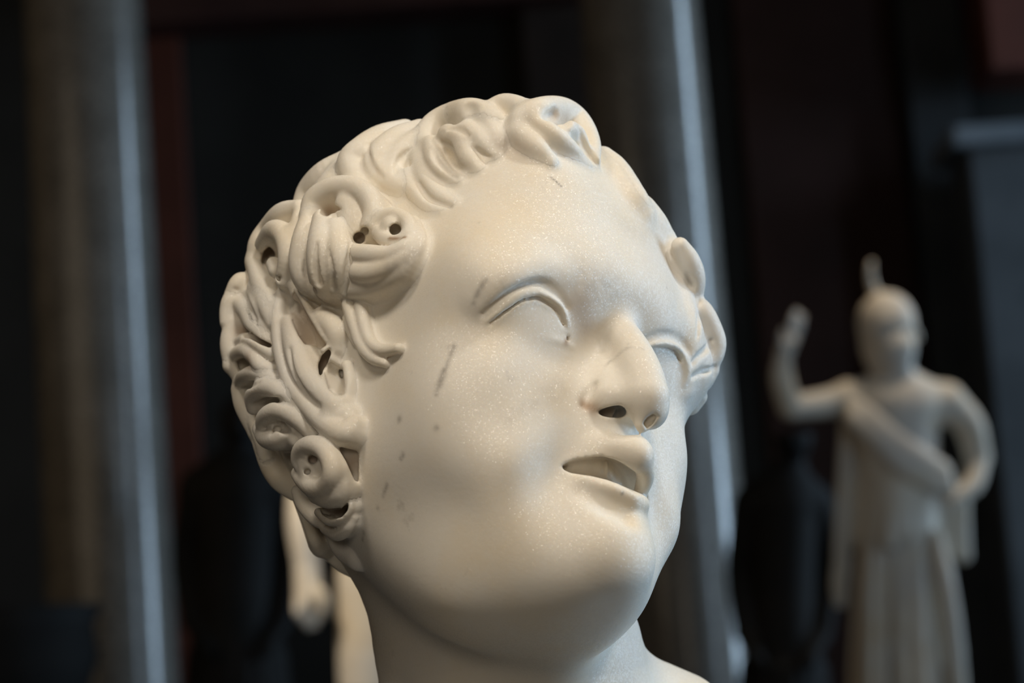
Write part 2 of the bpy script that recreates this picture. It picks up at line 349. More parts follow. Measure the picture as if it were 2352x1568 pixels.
lock('G', [([(1182,304,5),(1200,272,9),(1240,254,11),(1285,252,11),(1318,270,10),(1342,300,8),(1358,336,5),(1366,370,2)], [4,5.5,6,6,6,5.5,4.5,2.5]),
           ([(1180,285,6),(1206,266,9),(1240,286,8),(1275,312,6),(1310,340,3),(1345,375,0)], [3.5,4.5,4.2,4,3.5,2]),
           ([(1300,290,9),(1325,305,7),(1340,335,4),(1360,370,1)], [3.5,3.5,3,2]),
           ([(1195,310,4),(1230,340,2),(1262,370,0)], [5,5,3])], 3.0, 3.5)
groove([(1255,270),(1278,263),(1302,278)], [1.6,2.8,2.2], 3); groove([(1331,292,8),(1345,335,5),(1374,380,2)], [.8,1.8,.8])
lock('F', [([(1000,282,8),(1040,262,10),(1075,258,12),(1110,262,11),(1135,275,9)], [3,5,6.5,6,5]), ([(1125,250,11),(1160,240,12),(1200,250,11),(1215,262,8)], [4,5,5,4])], 2, 3)
hole(1075, 246, 3.5, 1, 3)
lock('I', [([(800,372,5),(755,405,5),(722,440,4),(705,475,2)], [6,8,8,7]), ([(830,350,4),(775,420,4),(740,455,3)], [7,8,7])], 2, 4)
lock('J', [([(586,615,8),(594,562,10),(620,525,11),(650,492,11),(688,478,9)], [4,5,5.5,5.5,4]),
           ([(605,560,12),(630,530,13),(655,545,13),(664,590,11),(652,640,8)], [4,5,5,5,4]),
           ([(690,490,9),(678,540,10),(668,600,9),(655,650,7)], [3.5,3.5,3.2,3]),
           ([(585,600,8),(600,650,7),(625,700,6)], [4.5,4.5,4]), ([(628,606,8),(634,622,8)], [3.4,3.4])])
cutp([(600,600),(605,577),(618,563),(632,578),(634,590),(620,588),(610,600),(606,615)], 7); cutp([(638,632),(646,634),(643,650),(634,640)], 5)
# tiers of curls behind the ear
lock('La', [([(534,672,5),(547,654,7),(558,648,8),(576,672,8),(592,706,8),(608,742,6),(628,775,4)], [3.5,4.5,4.5,4.5,4.5,4,3]), ([(590,660,7),(612,700,7),(630,745,5)], [4.5,4.5,3.5])], 1.2, 2)
lock('Lb', [([(522,740,6),(524,714,7),(530,690,8),(548,692,9),(567,715,9),(586,752,8),(612,778,6),(630,795,4)], [3.5,4,4,4,4,4,3.4,2.5]), ([(534,740,5),(530,790,5),(540,835,5),(556,870,5)], [4,5,5,4])], 1.0, 2)
lock('Lc', [([(548,800,6),(556,784,8),(575,782,9),(598,794,9),(624,812,6)], [3,3.4,3.4,3.4,3]), ([(528,840,8),(540,818,9),(563,806,10),(583,818,10),(600,840,9),(622,850,6)], [3.4,3.6,3.6,3.6,3.4,3])], .8, 1.6)
lock('Le', [([(552,880,8),(562,862,9),(582,856,9),(606,862,8),(632,872,6)], [3.2,3.4,3.4,3.2,3])], .8, 1.6)
lock('Lf', [([(583,935,8),(582,910,9),(600,892,10),(634,894,10),(667,918,8),(694,944,6),(715,970,4)], [3.5,4,4.2,4.2,4,3.6,3])], 1, 1.8)
lock('Lg', [([(606,985,9),(608,962,10),(624,948,11),(650,944,11),(686,962,9),(716,988,6),(740,1008,4)], [3.6,4,4.2,4.2,4.2,4,3]), ([(600,985,8),(614,1006,9),(643,1008,9),(668,990,8)], [4,4.5,5,4]), ([(640,985,6),(690,1010,5)], [5,5])], 1, 1.8)
cutp([(514,748),(525,736),(545,738),(570,757),(600,778),(626,790),(622,800),(600,792),(575,778),(556,775),(543,786),(530,796),(518,785)], 8)
cutp([(543,828),(558,820),(575,828),(597,842),(585,846),(565,842),(550,852)], 5); groove([(541,664),(562,682),(575,712),(590,738)], [.5,1.5,1.5,.5]); groove([(596,878),(575,884),(560,895)], [.5,1.5,1.2]); groove([(590,925),(612,915),(645,920),(672,935)], [.5,1.3,1.3,.6]); groove([(626,990),(640,980),(660,990)], [1.2,2.4,1.6])
hole(637, 986, 2, 5, 1)
lock('S', [([(553,895,2),(560,930,3),(574,965,2),(586,995,1)], [4.5,4.5,4,3]), ([(588,965,5),(600,995,4),(614,1018,3)], [3,3.2,2]), ([(606,1012,1),(622,1056,2),(645,1096,2),(676,1130,1)], [4,5.5,6,4]), ([(684,1128,5),(698,1158,5),(724,1188,4),(750,1206,3)], [3,3.6,3.6,2.6])], .8, 2)
# spiral curl under the ear lobe
lock('M', [([(698,1078,9),(688,1055,10),(694,1032,11),(716,1022,12),(744,1032,12),(762,1060,12),(764,1092,12),(748,1118,11),(722,1118,10),(700,1102,9),(686,1088,9)], [3.4,3.8,4,4.2,4.4,4.6,4.6,4.6,4.6,4.2,3.4]),
           ([(756,1034,7),(778,1066,7),(788,1104,7),(780,1134,8),(755,1142,8),(728,1136,7)], [3.6,4.2,4.5,4.8,4.8,4]),
           ([(716,1082,8),(726,1085,8)], 3.5), ([(730,1060,4),(735,1100,4)], [9,9])], .8, 1.6)
hole(716, 1054, 2.3, 8, .8, dx=4); hole(706, 1083, 1.6, 6, .6)
cutp([(772,1020),(800,1020),(824,1016),(824,1108),(814,1104),(796,1062)], 11); cutp([(652,1040),(672,1040),(680,1062),(666,1076),(656,1062)], 7)
lock('N', [([(732,1176,6),(758,1194,7),(784,1188,7),(799,1168,6),(806,1148,4)], [2,2.6,2.8,2.6,1.8]), ([(747,1214,4),(775,1226,5),(797,1212,5),(812,1188,3)], [2.2,3,3,2.2]), ([(766,1222,0),(794,1256,-1),(826,1280,-2)], [4,6,6])], .8, 1.6)
cutp([(735,1164),(760,1174),(785,1168),(802,1148),(799,1172),(785,1188),(760,1192),(740,1182)], 8)
# far temple, beyond the face
tp = [on_skin(1530, 600, -3), on_skin(1556, 650, -2), on_skin(1574, 710, -1), on_skin(1580, 765, -1), on_skin(1576, 830, -1), on_skin(1566, 890, -2)]
G.tube([p + HR[1] * 3 for p in tp], [3, 4, 4, 4, 3.5, 2.5], 8)      # far temple, outside the eye
BK = lambda px, py, dep: (on_d(px, py, dep),)
lock('H', [([BK(1562,565,-5),BK(1580,600,-2),BK(1590,640,2),BK(1586,690,6)], [4,5.5,6,5.5]), ([BK(1545,600,4),BK(1560,700,8)], [8,9]),
           ([BK(1580,700,4),BK(1606,715,4),BK(1626,750,6),BK(1638,790,8),BK(1624,828,8),BK(1595,850,8)], [5.5,6,6,6,6,5]), ([BK(1590,720,6),BK(1606,770,8),BK(1585,830,10)], [7,8,8]),
           ([BK(1632,850,8),BK(1610,872,8),BK(1580,892,8)], [4,5.5,6]), ([BK(1602,910,10),BK(1585,928,10)], [4.5,5])], 1.5, 3, fill=False)
groove([(1634,782),(1612,812),(1592,832)], [.6,1.8,1]); groove([(1642,843),(1615,853),(1592,864)], [.6,1.6,1]); groove([(1608,692),(1606,735),(1602,775)], [.6,1.4,.5]); groove([(1578,630),(1586,650),(1592,668)], [.6,1.8,.6])
# fringe tufts on the far side of the forehead
lock('Q', [([(1388,358,0),(1415,386,1),(1436,420,0)], [4,5,4]), ([(1428,410,-1),(1457,451,0),(1478,488,-1)], [4,5,4]), ([(1482,480,-2),(1506,511,-1),(1528,545,-2)], [4,4.5,4])], 4, 9)

# ---- ear
lock('ear', [([(660,650,3),(642,700,4),(640,760,5),(648,820,6),(668,880,7),(704,930,8),(745,972,9),(790,996,8),(812,978,5)], [3,3.4,3.4,3.4,3.4,3.6,4.5,5.5,4.5]),
             ([(672,640,4),(690,690,5),(715,735,6),(745,790,5),(765,830,2)], [3,3.2,3.2,3.2,2.5]),
             ([(668,745,1),(685,810,4),(708,865,6),(742,905,7),(775,935,6)], [5,6,6,5.5,6]),
             ([(740,730,3),(770,760,3),(775,800,1)], [5,5,4]), ([(796,840,2),(803,880,2),(795,925,2)], [2.5,3,4]), ([(770,960,5),(800,960,3)], [7,6])], 1.2, 2)
cutp([(668,700),(676,668),(690,690),(708,725),(735,770),(752,792),(736,802),(718,792),(700,792),(686,772),(672,740)], 4.5, 1.5)
cutp([(745,855),(760,828),(785,848),(793,888),(791,908),(774,908),(755,895)], 5, 1.2)
cutp([(730,838),(740,815),(757,797),(761,812),(752,835),(742,850),(738,872),(733,862)], 11, .7); cutp([(776,848),(788,846),(789,872),(781,866)], 5, .6)
groove([(664,800,9),(676,860,10),(705,905,11),(735,932,12)], [.8,1.2,1.3,.6]); 

# ---- nostrils
nc = on_field(1404, 945)
poly_cut([(1371,946),(1380,940),(1395,935),(1410,931),(1425,930),(1437,938),(1440,947),(1432,956),(1420,959),(1400,958),(1383,955)], nc, np.array([30, 22, 22]), 14, .8)
groove([(1342,930),(1350,908),(1364,884)], [1.0,1.5,.5], 3)
groove([(1340, 1128), (1395, 1158), (1440, 1182)], [1.5, 3.5, 3.5], 7, lift=1.2)
cutp([(1476,972),(1488,956),(1503,948),(1508,956),(1500,972),(1486,984)], 4, 1.2)

# ---- the side and back of the head turned away from the viewer
for a in LATER: lock3(*a)
def on_dir(lon, lat, lift):
    d = np.array([math.cos(lat) * math.sin(lon), -math.cos(lat) * math.cos(lon), math.sin(lat)]); R = float(rad_of(d[0] * 9, d[1] * 9, d[2] * 9, 9.0))
    return C0 + d * (R + lift)
rnd = random.Random(4)
for row, (lat, l0, st, nk) in enumerate(((-32, 96, 20, 6), (-14, 106, 20, 6), (4, 96, 20, 6), (22, 70, 20, 7), (40, 74, 21, 7), (58, 78, 26, 5))):
    for k in range(nk):
        lo, la = math.radians(l0 + st * k), math.radians(lat); sg = -1 if (k + row) % 2 else 1
        path = [(-.02, .17, 2), (.07, .10, 4), (.11, 0, 5.5), (.06, -.10, 6), (-.03, -.12, 6), (-.06, -.05, 5)]
        fs = []
        for off, rr in ((0, 4.4), (.06, 3.6), (-.06, 3.4)):
            fs.append(([on_dir(lo + sg * (u + off) / max(.5, math.cos(la)), la + v * 1.1 + off * .3, z) for u, v, z in path], radii([2.5, rr, rr, rr * .9, rr * .6], 6)))
        lock3('back', fs, 1.6, 3.0, 4)

# ------------------------------------------------------------------ materials
class NT:
    def __init__(s, name):
        s.m = bpy.data.materials.new(name); s.m.use_nodes = True; s.t = s.m.node_tree; s.b = s.t.nodes['Principled BSDF']
    def n(s, typ, ins=None, **kw):
        x = s.t.nodes.new(typ)
        for k, v in kw.items(): setattr(x, k, v)
        for k, v in (ins or {}).items():
            if isinstance(v, bpy.types.NodeSocket): s.t.links.new(v, x.inputs[k])
            else: x.inputs[k].default_value = v
        return x
    def link(s, a, b): s.t.links.new(a, b)
    def ramp(s, fac, stops):
        r = s.n('ShaderNodeValToRGB', {'Fac': fac}); e = r.color_ramp.elements
        while len(e) < len(stops): e.new(.5)
        for q, (p, c) in zip(e, stops): q.position = p; q.color = (*c, 1)
        return r.outputs['Color']
    def mix(s, fac, a, b, mode='MIX'):
        x = s.n('ShaderNodeMix', data_type='RGBA', blend_type=mode)
        for sk, v in ((x.inputs[0], fac), (x.inputs[6], a), (x.inputs[7], b)):
            if isinstance(v, bpy.types.NodeSocket): s.link(v, sk)
            elif sk.type == 'RGBA': sk.default_value = (*v, 1)
            else: sk.default_value = v
        return x.outputs[2]

def marble(name, light, warm, grey, sss=0.25, scale=1.0):
    k = NT(name); co = k.n('ShaderNodeTexCoord').outputs['Object']
    n1 = k.n('ShaderNodeTexNoise', {'Vector': co, 'Scale': 22 * scale, 'Detail': 6, 'Roughness': .6})
    n2 = k.n('ShaderNodeTexNoise', {'Vector': co, 'Scale': 60 * scale, 'Detail': 5, 'Roughness': .65})
    n3 = k.n('ShaderNodeTexNoise', {'Vector': co, 'Scale': 9 * scale, 'Detail': 3})
    c = k.mix(k.n('ShaderNodeMapRange', {'Value': n1.outputs['Fac'], 'From Min': .42, 'From Max': .66}).outputs[0], light, warm)
    c = k.mix(k.n('ShaderNodeMapRange', {'Value': n3.outputs['Fac'], 'From Min': .5, 'From Max': .75}).outputs[0], c, grey)
    sp = k.n('ShaderNodeMapRange', {'Value': n2.outputs['Fac'], 'From Min': .66, 'From Max': .76, 'To Max': .3})
    c = k.mix(sp.outputs[0], c, (.33, .30, .26))
    if sss:
        st = k.n('ShaderNodeSeparateColor', {'Color': k.n('ShaderNodeAttribute', attribute_name='stain_shade').outputs['Color']})
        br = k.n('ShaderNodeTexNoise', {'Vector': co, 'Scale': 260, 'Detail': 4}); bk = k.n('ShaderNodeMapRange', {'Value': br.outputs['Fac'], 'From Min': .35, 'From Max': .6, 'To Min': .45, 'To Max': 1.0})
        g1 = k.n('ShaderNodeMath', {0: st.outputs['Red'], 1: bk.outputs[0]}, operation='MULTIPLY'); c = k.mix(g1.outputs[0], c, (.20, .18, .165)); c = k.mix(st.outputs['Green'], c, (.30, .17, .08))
    k.link(c, k.b.inputs['Base Color'])
    vo = k.n('ShaderNodeTexVoronoi', {'Vector': co, 'Scale': 2000 * scale}); ng = k.n('ShaderNodeTexNoise', {'Vector': co, 'Scale': 450 * scale, 'Detail': 3})
    nl = k.n('ShaderNodeTexNoise', {'Vector': co, 'Scale': 110 * scale, 'Detail': 4})
    h = k.n('ShaderNodeMath', {0: ng.outputs['Fac'], 1: nl.outputs['Fac']}, operation='ADD')
    bp = k.n('ShaderNodeBump', {'Height': h.outputs[0], 'Strength': .10, 'Distance': .0005})
    k.link(bp.outputs[0], k.b.inputs['Normal'])
    tilt = k.n('ShaderNodeVectorMath', {0: vo.outputs['Color'], 1: (.5, .5, .5)}, operation='SUBTRACT')
    tilt = k.n('ShaderNodeVectorMath', {0: tilt.outputs[0], 'Scale': .7}, operation='SCALE')
    nn = k.n('ShaderNodeVectorMath', {0: tilt.outputs[0], 1: bp.outputs[0]}, operation='ADD')
    nn = k.n('ShaderNodeVectorMath', {0: nn.outputs[0]}, operation='NORMALIZE')     # crystal facets glint one by one
    k.link(nn.outputs[0], k.b.inputs['Coat Normal'])
    b = k.b.inputs
    b['Roughness'].default_value = .62; b['Coat Weight'].default_value = .36 if sss else .1; b['Coat Roughness'].default_value = .27
    b['Specular IOR Level'].default_value = .3
    if sss:
        b['Subsurface Weight'].default_value = sss; b['Subsurface Radius'].default_value = (1.0, .8, .55); b['Subsurface Scale'].default_value = .004
    return k.m
MARBLE = marble('pale_marble', (.80, .755, .675), (.79, .71, .58), (.69, .67, .64))
# ------------------------------------------------------------------ scene helpers
def link(name, me, parent=None, M=None):
    o = bpy.data.objects.new(name, me); S.collection.objects.link(o)
    if parent: o.parent = parent
    if M is not None: o.matrix_world = M
    return o
def tag(o, label=None, cat=None, group=None, kind=None):
    for k, v in (('label', label), ('category', cat), ('group', group), ('kind', kind)):
        if v: o[k] = v
    return o
def empty(name, loc): return link(name, None, None, Matrix.Translation(Vector(loc)))
def pydata(name, v, f, mat, smooth=False):
    me = bpy.data.meshes.new(name); me.from_pydata([tuple(p) for p in v], [], f); me.update()
    me.materials.append(mat)
    if smooth: me.polygons.foreach_set('use_smooth', np.ones(len(f), bool))
    return me
def box_me(name, x0, x1, y0, y1, z0, z1, mat, bev=0.012):
    import bmesh
    bm = bmesh.new(); bmesh.ops.create_cube(bm, size=1.0)
    for v in bm.verts: v.co = ((x0 + x1) / 2 + v.co.x * (x1 - x0), (y0 + y1) / 2 + v.co.y * (y1 - y0), (z0 + z1) / 2 + v.co.z * (z1 - z0))
    if bev: bmesh.ops.bevel(bm, geom=bm.edges[:], offset=bev, segments=2, profile=.6, affect='EDGES')
    me = bpy.data.meshes.new(name); bm.to_mesh(me); bm.free(); me.materials.append(mat); return me
def lathe_me(name, prof, mat, n=64):
    v = [(r * math.cos(2 * math.pi * i / n), r * math.sin(2 * math.pi * i / n), z) for r, z in prof for i in range(n)]
    f = [(j * n + i, j * n + (i + 1) % n, (j + 1) * n + (i + 1) % n, (j + 1) * n + i) for j in range(len(prof) - 1) for i in range(n)]
    f += [tuple(range(n))[::-1], tuple((len(prof) - 1) * n + i for i in range(n))]
    return pydata(name, v, f, mat, True)

def stone(name, a, b, rough=.5, scale=6.0, spec=.4, dark=None):
    k = NT(name); co = k.n('ShaderNodeTexCoord').outputs['Object']
    n1 = k.n('ShaderNodeTexNoise', {'Vector': co, 'Scale': scale, 'Detail': 5})
    c = k.ramp(n1.outputs['Fac'], [(.35, a), (.65, b)])
    if dark:
        n2 = k.n('ShaderNodeTexNoise', {'Vector': co, 'Scale': scale * 14, 'Detail': 3})
        c = k.mix(k.n('ShaderNodeMapRange', {'Value': n2.outputs['Fac'], 'From Min': .52, 'From Max': .6}).outputs[0], c, dark)
    k.link(c, k.b.inputs['Base Color']); k.b.inputs['Roughness'].default_value = rough; k.b.inputs['Specular IOR Level'].default_value = spec
    return k.m
GRANITE = stone('grey_granite', (.15, .135, .115), (.21, .19, .165), .2, 5, .5, (.09, .082, .074))
SLATE = stone('dark_slate', (.016, .016, .015), (.023, .023, .021), .6, 2.5, .25)
REDWALL = stone('dark_red_plaster', (.075, .022, .014), (.11, .032, .020), .55, 3, .25)
BROWNWALL = stone('brown_marble', (.045, .022, .018), (.062, .030, .025), .55, 3, .25)
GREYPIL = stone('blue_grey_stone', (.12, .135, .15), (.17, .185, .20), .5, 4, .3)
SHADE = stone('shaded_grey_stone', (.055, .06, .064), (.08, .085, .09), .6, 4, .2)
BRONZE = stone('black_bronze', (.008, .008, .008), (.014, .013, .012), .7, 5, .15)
FLOORM = stone('floor_stone', (.10, .08, .06), (.16, .13, .10), .35, 1.5, .4)
STATUE = marble('statue_marble', (.72, .66, .57), (.70, .60, .46), (.62, .58, .54), 0, .35)

# ------------------------------------------------------------------ the hall: floor, back wall and its panels
WY = 9.9
def wx(px, py=784, y=WY):            # world x where the sight line of a pixel meets the plane at that distance
    d = wp(px, py, 1.0) - CAM_POS; return CAM_POS.x + d.x * (y - CAM_POS.y) / d.y
def wz(px, py, y=WY):
    d = wp(px, py, 1.0) - CAM_POS; return CAM_POS.z + d.z * (y - CAM_POS.y) / d.y
def setting(name, me): return tag(link(name, me), kind='structure')
setting('floor', box_me('floor', -7, 7, -4, WY + .4, -.2, 0, FLOORM, 0))
setting('wall_back', box_me('wall_back', -7, 7, WY, WY + .3, 0, 7, SLATE, 0))
setting('trim_1', box_me('trim_1', wx(330), wx(452), WY - .05, WY + .01, 0.3, 6.5, REDWALL))
setting('trim_2', box_me('trim_2', wx(1215, 300), wx(1380, 300), WY - .12, WY + .01, 0.3, 6.5, stone('dark_brown_post', (.02, .014, .012), (.03, .02, .016))))
setting('trim_3', box_me('trim_3', wx(1745), wx(2115), WY - .05, WY + .01, 0.3, 6.5, BROWNWALL))
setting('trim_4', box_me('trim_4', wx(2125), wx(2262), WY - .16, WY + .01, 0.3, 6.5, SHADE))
setting('trim_5', box_me('trim_5', wx(300), wx(1400), WY - .3, WY + .01, wz(800, 66), wz(800, 66) + .6, stone('dark_red_beam', (.035, .012, .010), (.05, .018, .014))))
yp = 9.15
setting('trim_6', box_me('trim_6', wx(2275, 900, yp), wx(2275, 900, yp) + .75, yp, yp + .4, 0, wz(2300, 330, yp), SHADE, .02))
setting('trim_7', box_me('trim_7', wx(2235, 900, yp), wx(2275, 900, yp) + .85, yp - .05, yp + .45, wz(2300, 330, yp), wz(2300, 285, yp), GREYPIL, .02))
setting('trim_8', box_me('trim_8', wx(2275, 60, yp), wx(2275, 60, yp) + .8, yp + .1, yp + .5, wz(2300, 145, yp), 6, REDWALL, .02))

def column(px_mid, width_px, y, label):
    x = wx(px_mid, 784, y); r = width_px / FPX * y / 2
    root = empty('granite_column', (x, y, 0)); tag(root, label, 'column', 'granite columns along the wall')
    link('shaft', lathe_me('shaft', [(r * 1.12, .36), (r * 1.1, .40), (r * 1.04, .46), (r * 1.03, 1.2), (r, 2.6), (r * .95, 4.0), (r * .90, 5.2), (r * .97, 5.24), (r * .97, 5.3)], GRANITE), root)
    link('base', lathe_me('base', [(r * 1.45, 0), (r * 1.45, .12), (r * 1.38, .13), (r * 1.42, .18), (r * 1.38, .23), (r * 1.22, .25), (r * 1.2, .29), (r * 1.28, .31), (r * 1.26, .35), (r * 1.1, .36)], GREYPIL), root)
    link('capital', lathe_me('capital', [(r * .95, 5.3), (r * 1.0, 5.34), (r * 1.3, 5.5), (r * 1.45, 5.62), (r * 1.45, 5.8)], GREYPIL), root)
    return root
column(226, 290, 8.4, 'grey granite column at the left edge of the hall, left of the marble head')
column(1528, 290, 8.6, 'grey granite column directly behind the marble face, left of the helmeted statue')

# ------------------------------------------------------------------ statues in the background
class Fig:
    """one statue, carved in mm around its foot point; points are photo pixels at the statue's distance"""
    def __init__(s, D, px, zbase, lo, hi, h):
        c = wp(px, 1100, D); s.D = D; s.base = Vector((c.x, c.y, zbase)); s.g = Grid(lo, hi, h)
    def P(s, px, py, dd=0.0): return np.array((wp(px, py, s.D + dd / 1000.0) - s.base) * 1000.0)
    def mesh(s, name, mat):
        v, q = polygonise(s.g.F, s.g.lo, s.g.h); me = mesh_from(name, v, q, mat); s.g.F[...] = 50.0; return me
def pedestal(fig, w, label, mat):
    x, y, z = fig.base; root = empty('statue_pedestal', (x, y, 0)); tag(root, label, 'pedestal')
    link('plinth', box_me('plinth', -w / 2 - .06, w / 2 + .06, -w / 2 - .06, w / 2 + .06, 0, .16, mat), root)
    link('block', box_me('block', -w / 2, w / 2, -w / 2, w / 2, .16, z - .08, mat), root)
    link('cap', box_me('cap', -w / 2 - .05, w / 2 + .05, -w / 2 - .05, w / 2 + .05, z - .08, z, mat), root)

# ---- helmeted woman with the raised arm
D = 7.0
def px2z(px, py, D): return wp(px, py, D).z
foot = px2z(2090, 2230, D)
A = Fig(D, 2090, foot, (-520, -330, 3), (480, 330, 2250), 8.0); P = A.P; g = A.g; u = D * 1000 / FPX     # u = mm per pixel
root = empty('helmeted_statue', A.base); tag(root, 'pale marble statue of a helmeted woman raising one arm, standing right of the marble head', 'statue')
# body: neck, head, chest, arms
g.tube([P(2050, 905), P(2058, 850, -10)], [46 * u, 36 * u], 10, n=1)
g.ell(P(2040, 790), np.array([62, 72, 82]) * u, 6); g.tube([P(2060, 800, -50), P(2068, 850, -50)], [40 * u, 26 * u], 20, n=1)
g.tube([P(2078, 765, -60), P(2088, 800, -72), P(2080, 808, -60)], [8 * u, 11 * u, 8 * u], 8)
for e in (-1, 1): g.ell(P(2066 + e * 18, 772, -70), np.array([9, 6, 6]) * u, 3, 'cut')
g.tube([P(2062, 838, -72), P(2082, 836, -66)], [4 * u, 4 * u], 4, n=1)
g.tube([P(1950, 915), P(2060, 925, -20), P(2170, 925)], [42 * u, 62 * u, 46 * u], 30)
g.tube([P(2060, 940), P(2062, 1090), P(2065, 1220)], [95 * u, 92 * u, 92 * u], 30)
g.tube([P(1945, 918), P(1885, 928, -20), P(1820, 935, -60)], [38 * u, 32 * u, 28 * u], 14)
g.tube([P(1816, 935, -60), P(1797, 870, -90), P(1800, 815, -100)], [28 * u, 26 * u, 18 * u], 8)
g.tube([P(1800, 815, -100), P(1812, 785, -105)], [19 * u, 20 * u], 6, n=1)
for k in range(4): g.tube([P(1806 + 7 * k, 785, -110 + 12 * k), P(1816 + 8 * k, 748, -118 + 12 * k), P(1824 + 7 * k, 712 + 6 * abs(k - 1), -112 + 12 * k)], [7 * u, 6.5 * u, 5 * u], 3)
g.tube([P(1798, 800, -125), P(1794, 775, -140), P(1800, 758, -142)], [7 * u, 7 * u, 5 * u], 3)
g.tube([P(2172, 920), P(2225, 975, 10), P(2246, 1050, 20)], [42 * u, 36 * u, 30 * u], 14)
g.tube([P(2246, 1050, 20), P(2235, 1110, -30), P(2200, 1140, -70)], [28 * u, 24 * u, 18 * u], 8)
for k in range(4): g.tube([P(2200, 1140, -75), P(2186 - 3 * k, 1146 + 7 * k, -95), P(2172, 1150 + 9 * k, -90)], [8 * u, 7 * u, 5 * u], 3)
link('body', A.mesh('body', STATUE), root)
# helmet and its crest
g.ell(P(2036, 742, 8), np.array([66, 76, 74]) * u, 4); g.ell(P(2052, 800, -60), np.array([60, 60, 44]) * u, 4, 'cut')
g.tube([P(1986, 760, 0), P(1990, 800, 20), P(2000, 840, 25)], [12 * u, 14 * u, 10 * u], 6); g.tube([P(2000, 748, -60), P(2045, 735, -82), P(2092, 748, -45), P(2106, 775, -20)], [7 * u, 9 * u, 9 * u, 10 * u], 4)
hel = link('helmet', A.mesh('helmet', STATUE), root)
g.tube([P(2020, 690, 20), P(2004, 655, 10), P(1999, 625, 0), P(2002, 602, 0)], [14 * u, 11 * u, 9 * u, 7 * u], 3)
g.tube([P(2018, 688, 20), P(2000, 710, 60), P(1990, 750, 85)], [12 * u, 13 * u, 10 * u], 3)
link('crest', A.mesh('crest', STATUE), hel)
# the goatskin slung from the shoulder
for t in np.linspace(0, 1, 7):
    g.tube([P(1950 + 10 * t, 905 + 60 * t, -25 - 55 * t), P(2010 + 10 * t, 960 + 60 * t, -85 - 12 * t), P(2090, 1030 + 60 * t, -98), P(2165 + 12 * t, 1075 + 50 * t, -75)], [16 * u, 22 * u, 24 * u, 18 * u], 10)
for k, (x, y) in enumerate(((2015, 1030), (2045, 1068), (2078, 1090), (2110, 1110), (2140, 1120))): g.ell(P(x, y, -100), np.array([14, 12, 16]) * u, 6)
link('goatskin', A.mesh('goatskin', STATUE), root)
# overfold of the dress with hanging sides
for k in range(13):
    t = k / 12; x = 1972 + 190 * t; dd = -100 * math.sin(math.pi * t) + 5
    g.tube([P(x + 4, 1070, dd), P(x, 1150, dd - 8), P(x - 4 + 6 * math.sin(k * 2.1), 1238 + 12 * math.sin(k * 1.7), dd - 14)], [14 * u, 16 * u, (13 + 3 * (k % 2)) * u], 7)
for k in range(3):
    g.tube([P(1944 + 12 * k, 930, 10), P(1938 + 12 * k, 1080, -10 + 14 * k), P(1926 + 14 * k, 1275 - 10 * k, -10 + 18 * k)], [13 * u, 15 * u, 13 * u], 6)
    g.tube([P(2214 - 14 * k, 1110, 10), P(2212 - 10 * k, 1190, 0), P(2216 - 14 * k, 1278 - 8 * k, -6)], [13 * u, 16 * u, 15 * u], 6)
    g.tube([P(1925 + 10 * k, 1280, 0), P(1918 + 10 * k, 1340, 5), P(1922 + 8 * k, 1390, 8)], [11 * u, 10 * u, 7 * u], 5)
g.tube([P(2065, 1090, 20), P(2068, 1215, 25)], [88 * u, 92 * u], 20, n=1)
link('overfold', A.mesh('overfold', STATUE), root)
# pleated skirt down to the feet
for k in range(18):
    a = 2 * math.pi * k / 18 + .1; cx, cy = math.cos(a), math.sin(a); r2 = 1.0 + .10 * math.sin(k * 2.3); w = 1 + .35 * math.sin(k * 1.9)
    g.tube([P(2072 + 92 * cx, 1215, (80 * cy + 10) * u), P(2078 + 108 * cx * r2, 1500, (100 * cy + 10) * u), P(2086 + 122 * cx * r2, 1850, 115 * cy * u), P(2094 + 132 * cx * r2, 2215, 125 * cy * u)], [13 * u * w, 16 * u * w, 18 * u * w, 20 * u * w], 3)
g.tube([P(2150, 1230, -70 * u), P(2185, 1420, -80 * u), P(2215, 1800, -60 * u)], [16 * u, 22 * u, 24 * u], 4)
g.tube([P(2072, 1215, 10), P(2080, 1600, 5), P(2092, 2190, 0)], [80 * u, 88 * u, 100 * u], 4, n=1)
link('skirt', A.mesh('skirt', STATUE), root)
pedestal(A, .62, 'stone pedestal carrying the helmeted statue', GREYPIL)

# ---- nude youth behind the head: only a hanging forearm and hip show
D = 6.2; u = D * 1000 / FPX
B = Fig(D, 930, px2z(930, 2150, D), (-420, -300, 3), (480, 300, 1900), 8.0); P = B.P; g = B.g
root = empty('nude_statue', B.base); tag(root, 'white marble nude statue with a hanging forearm, standing behind the hair of the head', 'statue')
g.ell(P(940, 620), np.array([70, 82, 98]) * u, 6); g.tube([P(940, 760), P(940, 690)], [52 * u, 44 * u], 12, n=1)
g.tube([P(920, 610, -80), P(915, 650, -95)], [12 * u, 14 * u], 10, n=1)
g.tube([P(770, 830), P(930, 830, -10), P(1100, 830)], [58 * u, 95 * u, 58 * u], 40)
g.tube([P(930, 880), P(920, 1080), P(905, 1240)], [135 * u, 112 * u, 118 * u], 40)
g.tube([P(905, 1240), P(870, 1330, -10)], [112 * u, 88 * u], 40, n=1)
g.tube([P(862, 1320, -20), P(850, 1560, -25), P(852, 1740, 0), P(860, 1960, 20), P(864, 2110, 20)], [86 * u, 72 * u, 54 * u, 50 * u, 34 * u], 20)
g.tube([P(980, 1310, 20), P(1010, 1560, 10), P(1016, 1740, 20), P(1030, 1960, 60), P(1034, 2110, 60)], [88 * u, 72 * u, 54 * u, 50 * u, 34 * u], 20)
for x in (864, 1034): g.tube([P(x, 2125, 30), P(x - 6, 2135, -110)], [30 * u, 22 * u], 14, n=1)
